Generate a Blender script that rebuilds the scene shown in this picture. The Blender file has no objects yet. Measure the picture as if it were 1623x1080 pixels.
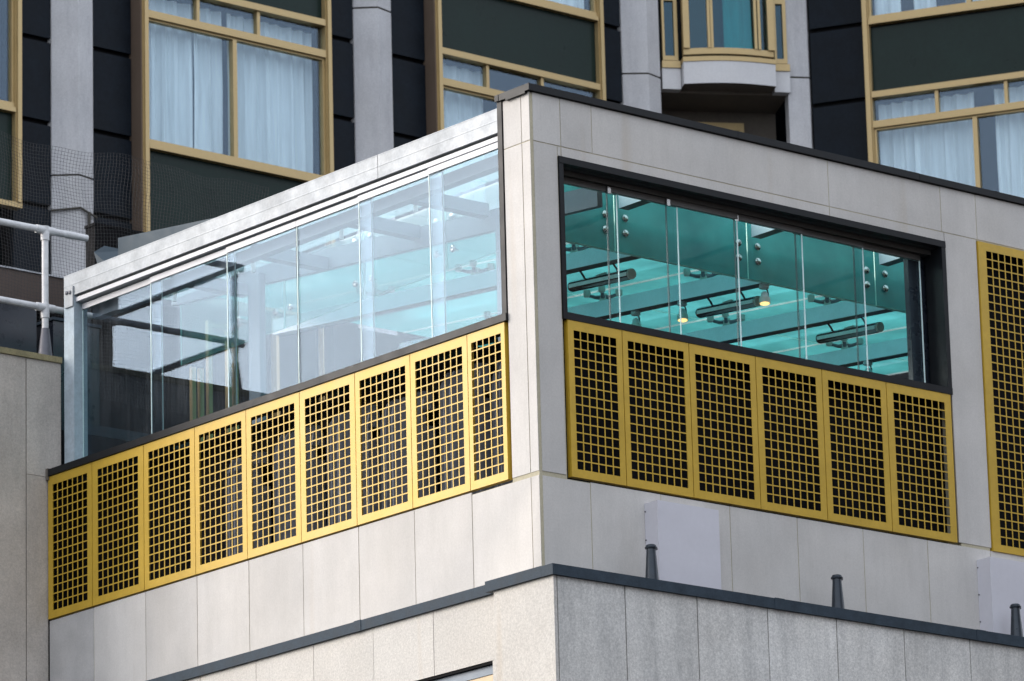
import bpy, math, random
from mathutils import Vector, Matrix
random.seed(7)
S = bpy.context.scene
COL = S.collection
R = math.radians

# ------------------------------------------------------------------ camera
cam_d = bpy.data.cameras.new("camera")
cam = bpy.data.objects.new("camera", cam_d)
COL.objects.link(cam)
cam_d.sensor_width = 36.0
cam_d.lens = 8207.08 / 1623.0 * 36.0
cam_d.clip_start = 1.0
cam_d.clip_end = 2000.0
_r = Vector((0.76794, -0.64004, -0.02532))
_u = Vector((-0.14675, -0.21454, 0.96562))
_f = Vector((0.62312, 0.73801, 0.25915))
_f.normalize(); _r = (_r - _f * _r.dot(_f)).normalized(); _u = _r.cross(_f)
M = Matrix((( _r.x, _u.x, -_f.x, -26.495), (_r.y, _u.y, -_f.y, -31.080), (_r.z, _u.z, -_f.z, -9.860), (0, 0, 0, 1)))
cam.matrix_world = M
cam_d.dof.use_dof = True
cam_d.dof.focus_distance = 42.5
cam_d.dof.aperture_fstop = 5.0
S.camera = cam

# ------------------------------------------------------------------ sky, sun, exposure
SUN_EL, SUN_AZ = 24.0, 311.0          # azimuth clockwise from +y
world = bpy.data.worlds.new("World"); S.world = world
world.use_nodes = True
nt = world.node_tree; nt.nodes.clear()
def N(t, **k):
    n = nt.nodes.new(t)
    for a, b in k.items(): setattr(n, a, b)
    return n
wo = N("ShaderNodeOutputWorld"); wb = N("ShaderNodeBackground"); wb2 = N("ShaderNodeBackground"); wm = N("ShaderNodeMixShader")
sk = N("ShaderNodeTexSky", sky_type='NISHITA')
sk.sun_disc = False; sk.sun_elevation = R(SUN_EL); sk.sun_rotation = R(SUN_AZ); sk.air_density = 1.0; sk.dust_density = 6.0
nt.links.new(sk.outputs[0], wb.inputs[0]); wb.inputs[1].default_value = 0.15
tc = N("ShaderNodeTexCoord"); cn = N("ShaderNodeTexNoise"); cn.inputs['Scale'].default_value = 2.2; cn.inputs['Detail'].default_value = 5
cr = N("ShaderNodeValToRGB")
cr.color_ramp.elements[0].position = 0.3; cr.color_ramp.elements[0].color = (0.70, 0.78, 0.90, 1)
cr.color_ramp.elements[1].position = 0.75; cr.color_ramp.elements[1].color = (0.98, 1.0, 1.04, 1)
nt.links.new(tc.outputs['Generated'], cn.inputs['Vector']); nt.links.new(cn.outputs[0], cr.inputs[0]); nt.links.new(cr.outputs[0], wb2.inputs[0])
wb2.inputs[1].default_value = 2.0      # an even white cloud deck
wm.inputs[0].default_value = 0.6
nt.links.new(wb.outputs[0], wm.inputs[1]); nt.links.new(wb2.outputs[0], wm.inputs[2]); nt.links.new(wm.outputs[0], wo.inputs[0])

sun_d = bpy.data.lights.new("sun", 'SUN'); sun = bpy.data.objects.new("sun", sun_d); COL.objects.link(sun)
sun_d.energy = 1.75; sun_d.angle = R(40); sun_d.color = (0.98, 0.98, 1.0)   # sun veiled by bright cloud
sd = Vector((math.sin(R(SUN_AZ)) * math.cos(R(SUN_EL)), math.cos(R(SUN_AZ)) * math.cos(R(SUN_EL)), math.sin(R(SUN_EL))))
sun.rotation_euler = sd.to_track_quat('Z', 'Y').to_euler()
sun.location = (-20, 0, 40)

S.view_settings.view_transform = 'Standard'
S.view_settings.look = 'None'
S.view_settings.exposure = 0.3
S.view_settings.gamma = 1.0
S.view_settings.use_curve_mapping = False
S.render.engine = 'CYCLES'
S.cycles.max_bounces = 14
S.cycles.transparent_max_bounces = 32
S.cycles.glossy_bounces = 6
S.cycles.caustics_reflective = False
S.cycles.caustics_refractive = False
S.cycles.use_denoising = True

# ------------------------------------------------------------------ materials
def newmat(name):
    m = bpy.data.materials.new(name); m.use_nodes = True
    m.node_tree.nodes.clear()
    return m, m.node_tree
def mk(nt, t, **k):
    n = nt.nodes.new(t)
    for a, b in k.items(): setattr(n, a, b)
    return n
def noise(nt, vec, scale, detail=4, rough=.6, stretch=None):
    n = mk(nt, "ShaderNodeTexNoise"); n.inputs['Scale'].default_value = scale; n.inputs['Detail'].default_value = detail; n.inputs['Roughness'].default_value = rough
    if stretch:
        mp = mk(nt, "ShaderNodeMapping"); mp.inputs['Scale'].default_value = stretch
        nt.links.new(vec, mp.inputs[0]); vec = mp.outputs[0]
    nt.links.new(vec, n.inputs['Vector'])
    return n.outputs[0]
def mapr(nt, v, a, b, c, d):
    n = mk(nt, "ShaderNodeMapRange"); n.inputs[1].default_value = a; n.inputs[2].default_value = b; n.inputs[3].default_value = c; n.inputs[4].default_value = d
    nt.links.new(v, n.inputs[0]); return n.outputs[0]
def mul(nt, a, b):
    n = mk(nt, "ShaderNodeMath", operation='MULTIPLY')
    for i, x in enumerate((a, b)):
        if isinstance(x, (int, float)): n.inputs[i].default_value = x
        else: nt.links.new(x, n.inputs[i])
    return n.outputs[0]
def vscale(nt, col, f):
    n = mk(nt, "ShaderNodeVectorMath", operation='SCALE')
    if isinstance(col, tuple): n.inputs[0].default_value = col[:3]
    else: nt.links.new(col, n.inputs[0])
    nt.links.new(f, n.inputs['Scale']); return n.outputs[0]
def mixc(nt, f, a, b):
    n = mk(nt, "ShaderNodeMix", data_type='RGBA')
    if isinstance(f, (int, float)): n.inputs[0].default_value = f
    else: nt.links.new(f, n.inputs[0])
    for i, x in ((6, a), (7, b)):
        if isinstance(x, tuple): n.inputs[i].default_value = (*x[:3], 1)
        else: nt.links.new(x, n.inputs[i])
    return n.outputs[2]

def stone(name, base, tone=.08, blotch=.15, speck=.12, streak=.0, streak_col=(.1, .1, .11), bump=.15, rough=.85, rust=0.0):
    m, t = newmat(name)
    o = mk(t, "ShaderNodeOutputMaterial"); p = mk(t, "ShaderNodeBsdfPrincipled")
    g = mk(t, "ShaderNodeNewGeometry").outputs['Position']
    oi = mk(t, "ShaderNodeObjectInfo").outputs['Random']
    f = mul(t, mapr(t, noise(t, g, 1.6, 5), .3, .7, 1 - blotch, 1 + blotch), mapr(t, noise(t, g, 55, 3, .7), .3, .7, 1 - speck, 1 + speck))
    f = mul(t, f, mapr(t, oi, 0, 1, 1 - tone, 1 + tone))
    f = mul(t, f, mapr(t, noise(t, g, 260, 2, .8), .35, .62, 1 - speck * .9, 1 + speck * .6))
    c = vscale(t, base, f)
    # faint warm / cool drift
    c = mixc(t, mapr(t, noise(t, g, .9, 3), .35, .65, 0, .25), c, vscale(t, (base[0] * 1.04, base[1] * .99, base[2] * .92), f))
    if streak:
        sv = noise(t, g, 5.5, 5, .7, (1, 1, .12))
        sv2 = noise(t, g, 28, 4, .75, (1, 1, .3))
        k = mul(t, mapr(t, sv, .42, .72, 0, streak), mapr(t, sv2, .3, .62, .15, 1))
        c = mixc(t, k, c, streak_col)
    if rust:
        rv = noise(t, g, 3.1, 2, .5, (1, 1, .07))
        c = mixc(t, mapr(t, rv, .64, .76, 0, rust), c, (.42, .30, .16))
    t.links.new(c, p.inputs['Base Color']); p.inputs['Roughness'].default_value = rough
    p.inputs['Specular IOR Level'].default_value = .25
    b = mk(t, "ShaderNodeBump"); b.inputs['Strength'].default_value = bump; b.inputs['Distance'].default_value = .004
    t.links.new(noise(t, g, 140, 4, .7), b.inputs['Height']); t.links.new(b.outputs[0], p.inputs['Normal'])
    t.links.new(p.outputs[0], o.inputs[0])
    return m

def facing_fresnel(t, r0):
    """Schlick reflectance of a thin pane, the same from either side"""
    lw = mk(t, "ShaderNodeLayerWeight"); lw.inputs[0].default_value = .5
    p = mk(t, "ShaderNodeMath", operation='POWER'); t.links.new(lw.outputs['Facing'], p.inputs[0]); p.inputs[1].default_value = 5
    return mapr(t, p.outputs[0], 0, 1, r0, 1)

def plain(name, base, rough=.5, metal=0., vary=.08, scale=6, spec=.5, bump=0., rvar=.08, stretch=None):
    m, t = newmat(name)
    o = mk(t, "ShaderNodeOutputMaterial"); p = mk(t, "ShaderNodeBsdfPrincipled")
    g = mk(t, "ShaderNodeNewGeometry").outputs['Position']
    nz = noise(t, g, scale, 5, .65, stretch)
    f = mul(t, mapr(t, nz, .3, .7, 1 - vary, 1 + vary), mapr(t, noise(t, g, scale * 9, 3), .3, .7, 1 - vary * .5, 1 + vary * .5))
    t.links.new(vscale(t, base, f), p.inputs['Base Color'])
    t.links.new(mapr(t, nz, .3, .7, max(.02, rough - rvar), min(1, rough + rvar)), p.inputs['Roughness'])
    p.inputs['Metallic'].default_value = metal; p.inputs['Specular IOR Level'].default_value = spec
    if bump:
        b = mk(t, "ShaderNodeBump"); b.inputs['Strength'].default_value = bump; b.inputs['Distance'].default_value = .004
        t.links.new(noise(t, g, scale * 3, 4), b.inputs['Height']); t.links.new(b.outputs[0], p.inputs['Normal'])
    t.links.new(p.outputs[0], o.inputs[0])
    return m

def galv(name, base=(.41, .435, .46)):
    m, t = newmat(name)
    o = mk(t, "ShaderNodeOutputMaterial"); p = mk(t, "ShaderNodeBsdfPrincipled")
    g = mk(t, "ShaderNodeNewGeometry").outputs['Position']
    v = mk(t, "ShaderNodeTexVoronoi"); v.inputs['Scale'].default_value = 38; t.links.new(g, v.inputs['Vector'])
    f = mul(t, mapr(t, v.outputs['Distance'], 0, .8, .93, 1.06), mapr(t, noise(t, g, 3, 6, .7), .3, .7, .76, 1.14))
    scr = noise(t, g, 26, 5, .8, (1, .12, 1))
    c = mixc(t, mapr(t, scr, .60, .72, 0, .4), vscale(t, base, f), (.30, .31, .33))
    t.links.new(c, p.inputs['Base Color'])
    t.links.new(mapr(t, noise(t, g, 9, 4), .3, .7, .48, .68), p.inputs['Roughness'])
    p.inputs['Metallic'].default_value = .12
    t.links.new(p.outputs[0], o.inputs[0])
    return m

def glass(name, tint, r0, rough=0.0, dirt=.05, dirt_col=(.75, .8, .85)):
    m, t = newmat(name)
    o = mk(t, "ShaderNodeOutputMaterial")
    tr = mk(t, "ShaderNodeBsdfTransparent"); tr.inputs[0].default_value = (*tint, 1)
    gl = mk(t, "ShaderNodeBsdfGlossy"); gl.inputs['Roughness'].default_value = rough; gl.inputs[0].default_value = (.64, .80, 1, 1)
    g = mk(t, "ShaderNodeNewGeometry").outputs['Position']
    mx = mk(t, "ShaderNodeMixShader")
    t.links.new(facing_fresnel(t, r0), mx.inputs[0]); t.links.new(tr.outputs[0], mx.inputs[1]); t.links.new(gl.outputs[0], mx.inputs[2])
    out = mx.outputs[0]
    if dirt:
        df = mk(t, "ShaderNodeBsdfDiffuse"); df.inputs[0].default_value = (*dirt_col, 1)
        st = noise(t, g, 20, 5, .75, (1, 1, .05)); bl = noise(t, g, 2.2, 4, .6)
        k = mul(t, mapr(t, st, .45, .75, .15, 1), mapr(t, bl, .3, .7, .1, 1))
        mx2 = mk(t, "ShaderNodeMixShader"); t.links.new(mul(t, k, dirt), mx2.inputs[0])
        t.links.new(out, mx2.inputs[1]); t.links.new(df.outputs[0], mx2.inputs[2]); out = mx2.outputs[0]
    t.links.new(out, o.inputs[0])
    return m

def translucent(name, col, tint, k_trans=.5, r0=.04, front=0, vary=.18, scale=1.4):
    """tinted, slightly milky glass: passes light both straight and scattered"""
    m, t = newmat(name)
    o = mk(t, "ShaderNodeOutputMaterial")
    g = mk(t, "ShaderNodeNewGeometry").outputs['Position']
    tl = mk(t, "ShaderNodeBsdfTranslucent"); tp = mk(t, "ShaderNodeBsdfTransparent"); tp.inputs[0].default_value = (*tint, 1)
    f = mul(t, mapr(t, noise(t, g, scale, 3), .3, .7, 1 - vary, 1 + vary), mapr(t, noise(t, g, 9, 5, .7), .3, .7, .95, 1.05))
    t.links.new(vscale(t, col, f), tl.inputs[0])
    mx = mk(t, "ShaderNodeMixShader"); mx.inputs[0].default_value = k_trans
    t.links.new(tl.outputs[0], mx.inputs[1]); t.links.new(tp.outputs[0], mx.inputs[2])
    body = mx.outputs[0]
    if front:
        df = mk(t, "ShaderNodeBsdfDiffuse"); t.links.new(vscale(t, col, f), df.inputs[0])
        mf = mk(t, "ShaderNodeMixShader"); mf.inputs[0].default_value = front
        t.links.new(body, mf.inputs[1]); t.links.new(df.outputs[0], mf.inputs[2]); body = mf.outputs[0]
    gl = mk(t, "ShaderNodeBsdfGlossy"); gl.inputs['Roughness'].default_value = .03
    mx2 = mk(t, "ShaderNodeMixShader"); t.links.new(facing_fresnel(t, r0), mx2.inputs[0]); t.links.new(body, mx2.inputs[1]); t.links.new(gl.outputs[0], mx2.inputs[2])
    t.links.new(mx2.outputs[0], o.inputs[0])
    return m

def emit(name, col, strength):
    m, t = newmat(name)
    o = mk(t, "ShaderNodeOutputMaterial"); e = mk(t, "ShaderNodeEmission")
    g = mk(t, "ShaderNodeNewGeometry").outputs['Position']
    t.links.new(vscale(t, col, mapr(t, noise(t, g, 40, 2), .35, .65, .8, 1.15)), e.inputs[0]); e.inputs[1].default_value = strength
    t.links.new(e.outputs[0], o.inputs[0]); return m

def cloth(name, col, vary=.12):
    m, t = newmat(name)
    o = mk(t, "ShaderNodeOutputMaterial")
    g = mk(t, "ShaderNodeNewGeometry").outputs['Position']
    f = mapr(t, noise(t, g, 14, 4, .6, (1, 1, .08)), .3, .7, 1 - vary, 1 + vary)
    d = mk(t, "ShaderNodeBsdfDiffuse"); tl = mk(t, "ShaderNodeBsdfTranslucent")
    c = vscale(t, col, f); t.links.new(c, d.inputs[0]); t.links.new(c, tl.inputs[0])
    mx = mk(t, "ShaderNodeMixShader"); mx.inputs[0].default_value = .15
    t.links.new(d.outputs[0], mx.inputs[1]); t.links.new(tl.outputs[0], mx.inputs[2]); t.links.new(mx.outputs[0], o.inputs[0])
    return m

STONE = stone("smooth_pale_stone", (.555, .535, .515), tone=.06, blotch=.09, speck=.06, bump=.08, rust=.22, streak=.26, streak_col=(.34, .33, .30))
STONE_D = stone("stained_pale_stone", (.45, .44, .435), tone=.05, blotch=.2, speck=.07, bump=.1)
STONE_LOW = stone("grainy_lower_stone", (.54, .52, .49), tone=.05, blotch=.07, speck=.16, bump=.5, rust=.35)
STONE_LOWR = stone("streaked_lower_stone", (.68, .665, .64), tone=.10, blotch=.12, speck=.22, streak=.5, streak_col=(.19, .195, .20), bump=.5)
STONE_LEFT = stone("weathered_wall_stone", (.48, .44, .40), tone=.07, blotch=.16, speck=.14, streak=.35, streak_col=(.22, .19, .17), bump=.4)
SEAL = stone("tan_sealant", (.46, .42, .31), tone=0, blotch=.15, speck=.1, bump=.05)
SEALDARK = plain("dark_joint", (.06, .055, .045), .9)
TANCAP = stone("mossy_tan_capping", (.30, .26, .15), tone=.05, blotch=.3, speck=.2, streak=.5, streak_col=(.08, .08, .05), bump=.4)
BLACK = plain("black_powder_coat", (.010, .011, .013), .4, 0., .15, 5, spec=.2)
DBLUE = plain("dark_slate_metal", (.040, .055, .072), .55, 0., .22, 8, bump=.05, spec=.1)
SOFFIT = plain("dark_soffit_metal", (.05, .055, .055), .5, .2, .1, 5)
TRACK = plain("brown_grey_track", (.075, .072, .068), .35, .3, .1, 5)
ALU = plain("pale_aluminium", (.48, .49, .52), .5, .15, .05, 6)
GALV = galv("galvanised_steel")
GALVB = galv("galvanised_post", (.44, .52, .58))
GOLD = plain("satin_gold_paint", (.53, .335, .030), .42, .05, .09, 3, rvar=.05, spec=.55)
GOLDH = plain("brass_window_frame", (.46, .335, .16), .42, .35, .07, 5)
BROWNF = plain("brown_frame_side", (.16, .115, .085), .5, .2, .08, 5)
CLAD = plain("dark_cladding", (.009, .0125, .018), .5, 0., .25, 3, spec=.08)
SPAN = plain("dark_green_spandrel", (.010, .022, .019), .3, 0., .15, 2, spec=.14, rvar=.04)
COLUMN = stone("grey_concrete_column", (.53, .53, .55), tone=.03, blotch=.1, speck=.1, streak=.45, streak_col=(.26, .26, .29), bump=.3)
CONC = stone("white_concrete", (.60, .60, .62), tone=.0, blotch=.06, speck=.06, bump=.2)
SOFB = plain("brown_soffit", (.14, .12, .10), .8, 0., .15, 3)
GLASSL = glass("clear_sliding_glass", (.82, .85, .865), .025, dirt=.05)
GLASSR = glass("clear_front_glass", (.95, .99, .985), .036, dirt=.012)
GLASSH = glass("hotel_window_glass", (.92, .975, 1.0), .055, dirt=0)
GLASST = glass("teal_window_glass", (.42, .74, .75), .05, dirt=0)
EDGE = plain("pale_glass_edge", (.70, .86, .86), .2, 0., .05, 9)
SEAM = plain("dark_glass_gasket", (.02, .05, .06), .4)
TEAL = translucent("teal_roof_glass", (.33, .70, .685), (.28, .57, .565), .2)
TEALD = translucent("teal_fascia_glass", (.13, .50, .49), (.10, .46, .47), .3, front=.45)
PALE = translucent("pale_canopy_glass", (.70, .90, .90), (.82, .95, .95), .75)
SEALW = translucent('white_glazing_seal', (.93, .96, .94), (.9, .95, .95), .1)
TEDGE = plain("mint_glass_edge", (.55, .90, .82), .3, 0., .05, 9)
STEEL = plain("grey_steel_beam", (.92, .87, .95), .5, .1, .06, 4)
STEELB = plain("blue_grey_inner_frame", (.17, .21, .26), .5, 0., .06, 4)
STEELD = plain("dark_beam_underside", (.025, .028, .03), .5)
TUBE = plain("dark_polished_tube", (.30, .31, .33), .16, 1., .1, 10)
HIGHLIGHT = plain("painted_tube_highlight", (.88, .88, .88), .3)
CHROME = plain("polished_fitting", (.55, .55, .54), .2, 1., .05, 20)
CASTG = plain("cast_grey_fitting", (.52, .51, .47), .4, .1, .08, 20)
DARKI = plain("dark_interior", (.006, .006, .007), .8, spec=.1)
FLOORM = plain("pale_room_floor", (.42, .41, .39), .6)
FLASH = plain("blue_grey_flashing", (.030, .050, .068), .6, .2, .08, 6)
NAVY = plain("dark_navy_panel", (.018, .022, .032), .3, 0., .2, 5)
CURT = cloth("white_curtain", (.90, .91, .90))
CURTT = cloth("teal_curtain", (.30, .75, .78))
PLEAT = plain("charcoal_fabric", (.17, .18, .205), .85, 0., .15, 14)
WHITE = plain("white_painted_steel", (.56, .56, .57), .45, .1, .16, 12)
BOXW = plain("pale_grey_cabinet", (.62, .61, .66), .45, .1, .03, 3)
PIPE = plain("blue_black_pipe", (.025, .034, .046), .35, .3, .2, 14)
SOCK = plain("grey_post_socket", (.13, .13, .15), .5, .3, .15, 14)
BROWN = plain("brown_render", (.085, .06, .05), .75, 0., .15, 5)
NETM = plain("black_netting", (.03, .03, .032), .8)
WARM = emit("warm_lamp_face", (1.0, .62, .24), 1.6)
ASPH = stone("asphalt", (.05, .05, .052), tone=0, blotch=.2, speck=.3, bump=.3)
BEIGE = plain("beige_window_frame", (.50, .38, .24), .5, .1, .06, 5)
BRICK = stone("brown_brick_front", (.11, .075, .055), tone=.05, blotch=.2, speck=.2, bump=.3)

# ------------------------------------------------------------------ geometry helpers
class MB:
    def __init__(s): s.v = []; s.f = []; s.mi = []; s.mats = []
    def m(s, mat):
        if mat not in s.mats: s.mats.append(mat)
        return s.mats.index(mat)
    def face(s, idx, mat): s.f.append(idx); s.mi.append(s.m(mat))
    def box(s, x0, x1, y0, y1, z0, z1, mat, top=None, faces=None):
        """faces: dict of '-x','+x','-y','+y','-z','+z' to another material"""
        faces = faces or {}
        b = len(s.v)
        s.v += [(x0, y0, z0), (x1, y0, z0), (x1, y1, z0), (x0, y1, z0), (x0, y0, z1), (x1, y0, z1), (x1, y1, z1), (x0, y1, z1)]
        for k, q in (('-z', (0, 3, 2, 1)), ('+z', (4, 5, 6, 7)), ('-y', (0, 1, 5, 4)), ('+x', (1, 2, 6, 5)), ('+y', (2, 3, 7, 6)), ('-x', (3, 0, 4, 7))):
            s.face([b + i for i in q], faces.get(k, mat))
        return s
    def obox(s, O, h, n, s0, s1, d0, d1, z0, z1, mat, faces=None):
        """box in a frame: s along h, d along n (both horizontal unit vectors)"""
        b = len(s.v); k0 = len(s.f)
        s.box(s0, s1, d0, d1, z0, z1, mat, faces=faces)
        for i in range(b, len(s.v)):
            a, c, z = s.v[i]
            s.v[i] = (O[0] + h[0] * a + n[0] * c, O[1] + h[1] * a + n[1] * c, z)
        return s
    def prism(s, pts, z0, z1, mat, cap=True):
        b = len(s.v); n = len(pts)
        s.v += [(p[0], p[1], z0) for p in pts] + [(p[0], p[1], z1) for p in pts]
        for i in range(n):
            j = (i + 1) % n; s.face([b + i, b + j, b + n + j, b + n + i], mat)
        if cap:
            s.face([b + i for i in reversed(range(n))], mat); s.face([b + n + i for i in range(n)], mat)
        return s
    def sweep(s, pts, rad, mat, n=10, cap=True, capmat=None):
        """tube along points; rad a number or list"""
        pts = [Vector(p) for p in pts]; rads = rad if isinstance(rad, (list, tuple)) else [rad] * len(pts)
        b0 = len(s.v)
        for i, p in enumerate(pts):
            d = (pts[min(i + 1, len(pts) - 1)] - pts[max(i - 1, 0)])
            if d.length < 1e-9: d = Vector((0, 0, 1))
            d.normalize()
            a = d.cross(Vector((0, 0, 1)) if abs(d.z) < .95 else Vector((1, 0, 0))).normalized(); c = d.cross(a)
            for k in range(n):
                t = 2 * math.pi * k / n
                s.v.append(tuple(p + (a * math.cos(t) + c * math.sin(t)) * rads[i]))
        for i in range(len(pts) - 1):
            for k in range(n):
                j = (k + 1) % n
                s.face([b0 + i * n + k, b0 + i * n + j, b0 + (i + 1) * n + j, b0 + (i + 1) * n + k], mat)
        if cap:
            s.face([b0 + k for k in reversed(range(n))], capmat or mat)
            e = b0 + (len(pts) - 1) * n
            s.face([e + k for k in range(n)], capmat or mat)
        return s
    def lathe(s, c, axis, prof, mat, n=14, mats=None):
        """prof: list of (distance along axis, radius)"""
        c = Vector(c); ax = Vector(axis).normalized()
        pts = [c + ax * d for d, r in prof]
        a = ax.cross(Vector((0, 0, 1)) if abs(ax.z) < .95 else Vector((1, 0, 0))).normalized(); q = ax.cross(a)
        b0 = len(s.v)
        for (d, r), p in zip(prof, pts):
            for k in range(n):
                t = 2 * math.pi * k / n; s.v.append(tuple(p + (a * math.cos(t) + q * math.sin(t)) * max(r, 1e-4)))
        for i in range(len(prof) - 1):
            for k in range(n):
                j = (k + 1) % n
                s.face([b0 + i * n + k, b0 + i * n + j, b0 + (i + 1) * n + j, b0 + (i + 1) * n + k], (mats[i] if mats else mat))
        s.face([b0 + k for k in reversed(range(n))], mats[0] if mats else mat)
        e = b0 + (len(prof) - 1) * n; s.face([e + k for k in range(n)], mats[-1] if mats else mat)
        return s
    def gridplate(s, us, vs, holes, d0, d1, mat, place):
        """a plate cut with holes: us, vs grid lines; holes(i,j)->bool; place(u,v,d)->xyz. One connected skin."""
        nu, nv = len(us), len(vs); b = len(s.v)
        for d in (d0, d1):
            for v in vs:
                for u in us: s.v.append(place(u, v, d))
        I = lambda i, j, k: b + k * nu * nv + j * nu + i
        solid = lambda i, j: 0 <= i < nu - 1 and 0 <= j < nv - 1 and not holes(i, j)
        for j in range(nv - 1):
            for i in range(nu - 1):
                if not solid(i, j): continue
                s.face([I(i, j, 0), I(i + 1, j, 0), I(i + 1, j + 1, 0), I(i, j + 1, 0)], mat)
                s.face([I(i, j, 1), I(i, j + 1, 1), I(i + 1, j + 1, 1), I(i + 1, j, 1)], mat)
                if not solid(i - 1, j): s.face([I(i, j, 0), I(i, j + 1, 0), I(i, j + 1, 1), I(i, j, 1)], mat)
                if not solid(i + 1, j): s.face([I(i + 1, j, 0), I(i + 1, j, 1), I(i + 1, j + 1, 1), I(i + 1, j + 1, 0)], mat)
                if not solid(i, j - 1): s.face([I(i, j, 0), I(i, j, 1), I(i + 1, j, 1), I(i + 1, j, 0)], mat)
                if not solid(i, j + 1): s.face([I(i, j + 1, 0), I(i + 1, j + 1, 0), I(i + 1, j + 1, 1), I(i, j + 1, 1)], mat)
        return s

WL = {}
def link(o, parent):
    COL.objects.link(o)
    if parent is not None: o.parent = parent
def build(name, mb, parent=None, smooth=False, origin=None, label=None, cat=None, group=None, kind=None):
    xs = [Vector(v) for v in mb.v]
    if origin is None:
        lo = Vector([min(v[i] for v in xs) for i in range(3)]); hi = Vector([max(v[i] for v in xs) for i in range(3)])
        origin = (lo + hi) / 2
    origin = Vector(origin)
    me = bpy.data.meshes.new(name)
    me.from_pydata([tuple(v - origin) for v in xs], [], mb.f)
    for m in mb.mats: me.materials.append(m)
    me.polygons.foreach_set('material_index', mb.mi)
    if smooth:
        me.polygons.foreach_set('use_smooth', [True] * len(me.polygons))
        try: me.set_sharp_from_angle(angle=R(35))
        except Exception: pass
    me.update()
    o = bpy.data.objects.new(name, me)
    link(o, parent)
    o.location = origin - (WL[parent.name] if parent is not None else Vector((0, 0, 0)))
    WL[o.name] = origin
    tag(o, label, cat, group, kind)
    return o
def tag(o, label=None, cat=None, group=None, kind=None):
    if label: o['label'] = label
    if cat: o['category'] = cat
    if group: o['group'] = group
    if kind: o['kind'] = kind
    return o
def root(name, loc, label, cat, group=None):
    o = bpy.data.objects.new(name, None); COL.objects.link(o); o.location = loc; o.empty_display_size = .2
    WL[o.name] = Vector(loc); tag(o, label, cat, group); return o
def copy_thing(src, loc, label):
    """a copy of a thing and of its parts and sub-parts, mesh data shared"""
    c = src.copy(); COL.objects.link(c); c.location = loc; c['label'] = label; WL[c.name] = Vector(loc)
    for ch in src.children:
        p = ch.copy(); COL.objects.link(p); p.parent = c
        for g in ch.children:
            q = g.copy(); COL.objects.link(q); q.parent = p
    return c
def instance(src, name, origin, parent, label=None):
    """another part sharing a mesh"""
    o = bpy.data.objects.new(name, src.data); link(o, parent)
    o.location = Vector(origin) - WL[parent.name]; WL[o.name] = Vector(origin)
    if label: o['label'] = label
    return o

GZ = -11.5
# ------------------------------------------------------------------ ground
build("ground", MB().box(-700, 700, -700, 700, GZ - .3, GZ, ASPH), kind='structure', origin=(0, 0, GZ))

# ================================================================== the stone building with the glazed rooftop room
B = root("corner_building", (0, 0, GZ), "pale stone clad corner building with a glazed rooftop room and gold grilles", "building")

def slab(name, x0, x1, y0, y1, z0, z1, mat, label=None, jit=.0012, axis=0):
    j = random.uniform(-jit, jit)
    mb = MB()
    if axis == 0: mb.box(x0 + j, x1, y0, y1, z0, z1, mat)
    else: mb.box(x0, x1, y0 + j, y1, z0, z1, mat)
    return build(name, mb, B, label=label)
G2 = .0045      # half a joint
def left_panel(y0, y1, z0, z1, mat=STONE, label=None, x=0.0):
    return slab("cladding_panel", x, x + .012, y0 + G2, y1 - G2, z0 + G2, z1 - G2, mat, label, axis=0)
def right_panel(x0, x1, z0, z1, mat=STONE, label=None, y=0.0, g=G2, t=.012):
    return slab("cladding_panel", x0 + g, x1 - g, y, y + t, z0 + g, z1 - g, mat, label, axis=1)

# --- cladding panels of the rooftop storey, left face
YL = [.374, .863, 1.621, 2.373, 3.145, 3.912, 4.666, 5.434, 6.228, 6.925]
for z0, z1 in ((2.808, 3.23), (0.0, 2.808)):
    left_panel(0.0, .108, z0, z1)
    left_panel(.108, .343 if z0 > 1 else .343, z0 if z0 > 1 else z0, z1)
left_panel(0.0, .106, -1.5, -.03); left_panel(.106, .863, -1.5, -.03)
for a, b in zip(YL[1:-1], YL[2:]):
    left_panel(a, b, -1.5, -.008, STONE_D if b > 6.5 else STONE, "grey stained end cladding panel" if b > 6.5 else None)
# --- right face
X_EDGE = 9.4
for a, b in ((.031, .331), (.331, .675), (.675, 3.38), (3.38, 4.74), (4.74, 5.178), (5.178, 7.6), (7.6, X_EDGE)):
    right_panel(a, b, 2.808, 3.23)
right_panel(.031, .291, 0.0, 2.808); right_panel(.291, .331, 2.722, 2.808); right_panel(.331, 3.38, 2.722, 2.808); right_panel(3.38, 4.765, 2.722, 2.808)
right_panel(4.765, 5.165, 0.0, 2.808)
right_panel(7.25, X_EDGE, 0.0, 2.808)
xs = [.031] + [.545 + .767 * k for k in range(12)]
for a, b in zip(xs[:-1], xs[1:]): right_panel(a, min(b, X_EDGE), -1.5, -.03 if a < .3 else -.022)
# --- wall core behind the panels (seen only in the joints)
core = MB()
core.box(.0040, .30, .0040, .34, -.03, 3.22, SEAL)
core.box(.30, X_EDGE, .0040, .30, 2.80, 3.22, SEAL); core.box(.30, 4.76, .0040, .10, 2.73, 2.80, SEAL)
core.box(4.80, 5.15, .0040, .30, -.03, 2.80, SEAL); core.box(7.27, X_EDGE, .0040, .30, -.03, 2.80, SEAL)
core.box(.0040, X_EDGE, .0040, .30, -1.6, -.03, SEAL); core.box(.0040, .30, .30, 6.92, -1.6, -.03, SEAL)
build("wall_core", core, B)
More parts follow.
